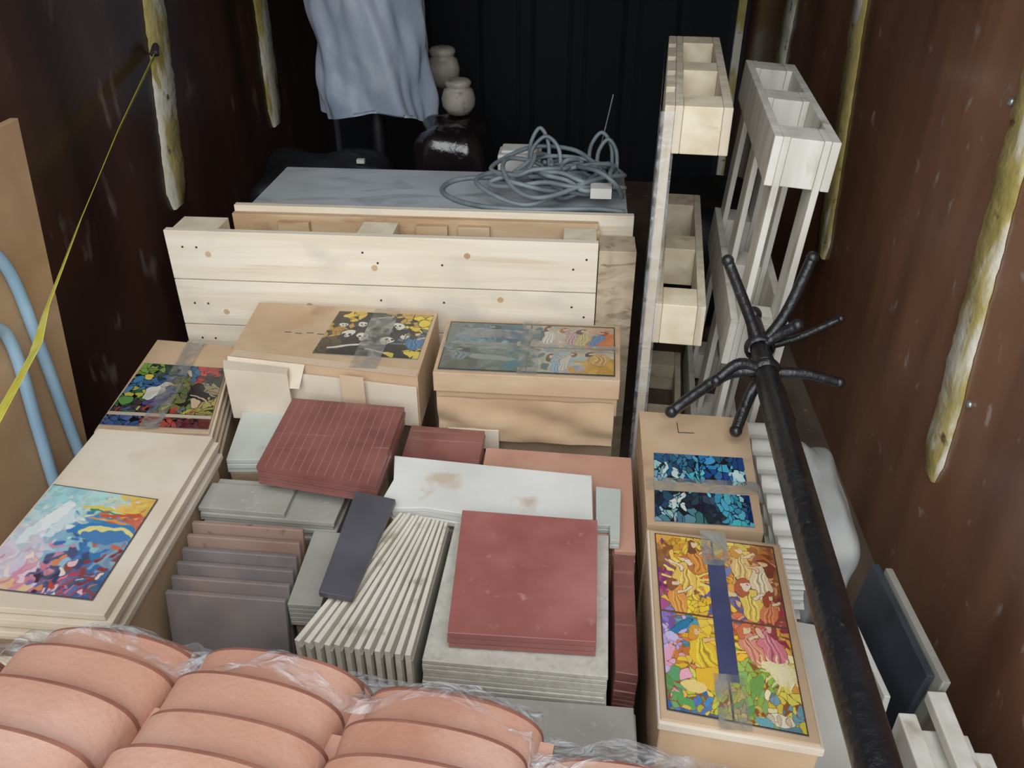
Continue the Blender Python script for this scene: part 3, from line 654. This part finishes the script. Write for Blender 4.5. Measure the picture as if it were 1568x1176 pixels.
for i in range(2):
    dx=.020*i
    Mx=Matrix.Translation((.672+dx,1.275-.02*i,0))@Matrix.Rotation(math.radians(4),4,'Z')@Matrix.Rotation(math.radians(6),4,'Y')
    b.box(-.008,.008,-.15,.15,0,.31+.008*i,('slate','grey')[i],Mx)
b.build('slate_slabs',.002)
b=MB()
for i in range(4):
    b.box(.645+.04*i,.678+.04*i,.80,1.07-.02*i,0,.27-.02*(i%2),'whitewood')
b.box(.70,.735,.86,1.10,.272,.30,'whitewood')
b.build('timber_offcuts',.003)
stack('grey_tile_stack',[(.45,.83),(.60,.82),(.59,.70),(.44,.72)],.36,'grey',th=.012,n=10)
stack('white_tile_stack',[(.445,1.30),(.56,1.28),(.57,.92),(.445,.93)],.26,'whitep',th=.03,n=5,base='whitep')

# ---------------------------------------------------------------- back: sheet, jars, bags
b=MB()
def fn(u,v):
    a=2*math.pi*u;z=.69+.95*v
    fold=abs(math.sin(a*4+3.1*v+2*nz(math.cos(a),v*4,2)))
    f=1+.10*math.sin(a*5+2*v*3)*(1-.3*v)+.12*nz(math.cos(a)*2+v*3,math.sin(a)*2,v*5)+.05*(fold-.5)+.02*math.sin(a*17+v*13)
    rx=(.20+.03*(1-v))*f*(1-.35*max(0,v-.7));ry=.15*f
    cx=-.855-.03*v
    return (cx+rx*math.cos(a),3.60+ry*math.sin(a),z-(.03*math.sin(a*2+1) if v<.02 else 0)+.05*(math.cos(a)*-.3)*(1-v))
b.grid(200,80,fn,'cloth')
b.tube([(-.86,3.60,0),(-.86,3.60,.6),(-.86,3.60,1.6)],.03,'blackbag',sub=2)
b.build('draped_plastic_sheet')
jp=[(.0001,0),(.045,0),(.066,.03),(.07,.06),(.06,.095),(.045,.105),(.05,.11),(.055,.125),(.045,.135),(.02,.14),(.0001,.14)]
b=MB();b.lathe(jp,(-.50,3.55,.705),'jar',26);b.build('stoneware_jar')
b=MB();b.lathe(jp,(-.615,3.90,.73),'jar',26,sc=(1.08,1.08,1.22));b.box(-.68,-.55,3.84,3.96,0,.73,'blackbag');b.build('stoneware_jar')
lump(-.67,-.36,3.30,3.66,0.0,.69,'blackwrap',3,p=.4).build('black_wrapped_parcel')
b=lump(-1.28,-.70,3.05,3.42,0,.60,'blackbag',8,amp=.05)
b.box(-.93,-.90,3.1,3.115,.555,.60,'whitep');b.box(-.86,-.83,3.2,3.22,.595,.61,'whitep')
b.build('black_holdall_bag')
lump(-.30,.1,2.95,3.4,0,.55,'blackbag',12).build('black_rubbish_bag')
lump(.32,.75,2.95,3.6,0,.5,'blackbag',15).build('black_rubbish_bag')

# ---------------------------------------------------------------- left side: board, pipes, strap
b=MB()
b.add([(-1.235,.80,0),(-1.215,.80,0),(-1.215,1.60,0),(-1.235,1.60,0),(-1.30,.80,1.12),(-1.28,.80,1.12),(-1.28,1.87,1.12),(-1.30,1.87,1.12)],[(0,3,2,1),(4,5,6,7),(0,1,5,4),(1,2,6,5),(2,3,7,6),(3,0,4,7)],'mdf')
b.build('mdf_board',.002)
b=MB()
b.tube([(-1.258,1.35,1.00),(-1.254,1.56,.94),(-1.248,1.63,.85),(-1.236,1.63,.66),(-1.224,1.62,.45),(-1.213,1.61,.28),(-1.197,1.57,.02)],.014,'pipe',seg=12)
b.tube([(-1.245,1.35,.79),(-1.243,1.51,.77),(-1.239,1.55,.70),(-1.227,1.52,.50),(-1.213,1.49,.3),(-1.197,1.48,.02)],.014,'pipe',seg=12)
b.build('blue_plastic_pipe')
b=MB()
path=[Vector((-1.375,2.78,1.075)),Vector((-1.33,2.36,.945)),Vector((-1.27,1.97,.83)),Vector((-1.185,1.62,.76)),Vector((-1.15,1.50,.73)),Vector((-1.12,1.25,.68)),Vector((-1.10,1.10,.64))]
vs=[]
for i,p in enumerate(path):
    w=(.017,.018,.019,.021,.034,.034,.03)[i]
    tw=math.radians(35+6*i);d=Vector((math.sin(tw)*.7,0,math.cos(tw)))*w
    vs+=[p-d,p+d,p+d+Vector((.002,0,0)),p-d+Vector((.002,0,0))]
fs=[]
for i in range(len(path)-1):
    for j in range(4):
        o=i*4;fs.append((o+j,o+(j+1)%4,o+4+(j+1)%4,o+4+j))
b.add(vs,fs,'strap');b.tube([(-1.388,2.79,1.07),(-1.37,2.79,1.10),(-1.36,2.76,1.08)],.01,'ink',sub=4)
b.build('ratchet_strap')

# ---------------------------------------------------------------- roof tiles (foreground)
b=MB()
tilt=Matrix.Translation((-.235,.658,0))@Matrix.Rotation(math.radians(-7),4,'Z')@Matrix.Translation((.25,-.64,0))
def coppo(x,yf,z,L=.42,w0=.106,w1=.092,h=.060,th=.014,rot=0):
    n=24;vs=[]
    R=Matrix.Translation((x,yf,0))@Matrix.Rotation(rot,4,'Z')@Matrix.Translation((-x,-yf,0))
    for (y,w,dh) in ((yf,w0,-.003),(yf-.006,w0,0),(yf-L,w1,0)):
        for rr in (0,th):
            for i in range(n+1):
                a=math.pi*i/n
                vs.append(tilt@R@Vector((x-(w-rr)*math.copysign(abs(math.cos(a))**.9,math.cos(a)),y,z+(h*(w/w0)-rr+(dh if rr==0 else 0))*math.sin(a)**.72 )))
    m=n+1
    for s_,k in ((0,'roofedge_shade'),(1,'roof')):
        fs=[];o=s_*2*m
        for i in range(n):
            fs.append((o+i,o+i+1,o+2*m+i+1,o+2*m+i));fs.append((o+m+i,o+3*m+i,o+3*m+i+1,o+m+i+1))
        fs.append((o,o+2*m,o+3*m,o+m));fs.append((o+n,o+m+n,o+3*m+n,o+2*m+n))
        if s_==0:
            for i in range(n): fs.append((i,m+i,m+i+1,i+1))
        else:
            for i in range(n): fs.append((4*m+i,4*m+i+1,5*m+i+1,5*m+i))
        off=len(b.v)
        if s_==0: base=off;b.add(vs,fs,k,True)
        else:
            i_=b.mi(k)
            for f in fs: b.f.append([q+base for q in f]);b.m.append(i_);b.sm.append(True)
rnd=random.Random(2)
for ci,(cx,yf) in enumerate(((-.80,.585),(-.572,.642),(-.352,.650),(-.130,.638),(.092,.588))):
    ys=yf
    for k in range(-4,6):
        if k<=0: y=yf+rnd.uniform(-.006,.006)-(.012 if k==0 else 0);z=.768+.022*k
        else:
            ys-=rnd.uniform(.056,.074);y=ys;z=.768+.021*k
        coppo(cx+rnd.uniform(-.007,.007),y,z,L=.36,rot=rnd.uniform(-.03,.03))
    if cx<.09:
        b.box(cx+.100,cx+.122,.3,yf-.03,.66,.785,'roof',tilt)
        b.box(cx+.096,cx+.126,.3,yf-.095,.70,.808,'roof',tilt)
b.box(-.86,.19,.28,.58,.14,.66,'roof',tilt)
for y in (.28,.40,.50): b.box(-.86,.19,y,y+.08,.0,.14,'block',tilt)
o=b.build('clay_roof_tiles',.0)
ed=o.modifiers.new('es','EDGE_SPLIT');ed.split_angle=math.radians(40)
b=MB()
def fn(u,v):
    x=-.86+1.06*u;ph=(x+.572)/.2205*2*math.pi
    crown=.5+.5*math.cos(ph)
    z=.795+.052*crown*max(0,1-1.2*v)-.15*v**1.5+.018*nz(x*12,v*4,1)*(.3+v)+.008*nz(x*36,v*12,2)*(.4+v)
    sh=-.055 if x<-.69 else (-.04 if x>-.03 else 0)
    y=.585+.15*v+.02*nz(x*11,v*5,3)+sh
    p=tilt@Vector((x,y,z+.02));return tuple(p)
b.grid(220,50,fn,'filmH')
b.build('stretch_film_wrap')

# ---------------------------------------------------------------- camera
cd=bpy.data.cameras.new('camera');cam=bpy.data.objects.new('camera',cd);bpy.context.collection.objects.link(cam)
cam.location=(0,0,1.65);cam.rotation_euler=(math.radians(90-32.5),0,math.radians(4.5))
cd.sensor_width=36;cd.lens=36*1300/1568;cd.clip_start=.02
scene.camera=cam

# ---------------------------------------------------------------- light
w=bpy.data.worlds.new('sky');scene.world=w;w.use_nodes=True
w.node_tree.nodes['Background'].inputs[0].default_value=(.91,.96,1,1);w.node_tree.nodes['Background'].inputs[1].default_value=2.2
s=bpy.data.lights.new('daylight','SUN');s.energy=2.5;s.angle=math.radians(60);s.color=(.98,.99,1)
so=bpy.data.objects.new('daylight',s);bpy.context.collection.objects.link(so)
so.rotation_euler=(math.radians(50),0,math.radians(8))
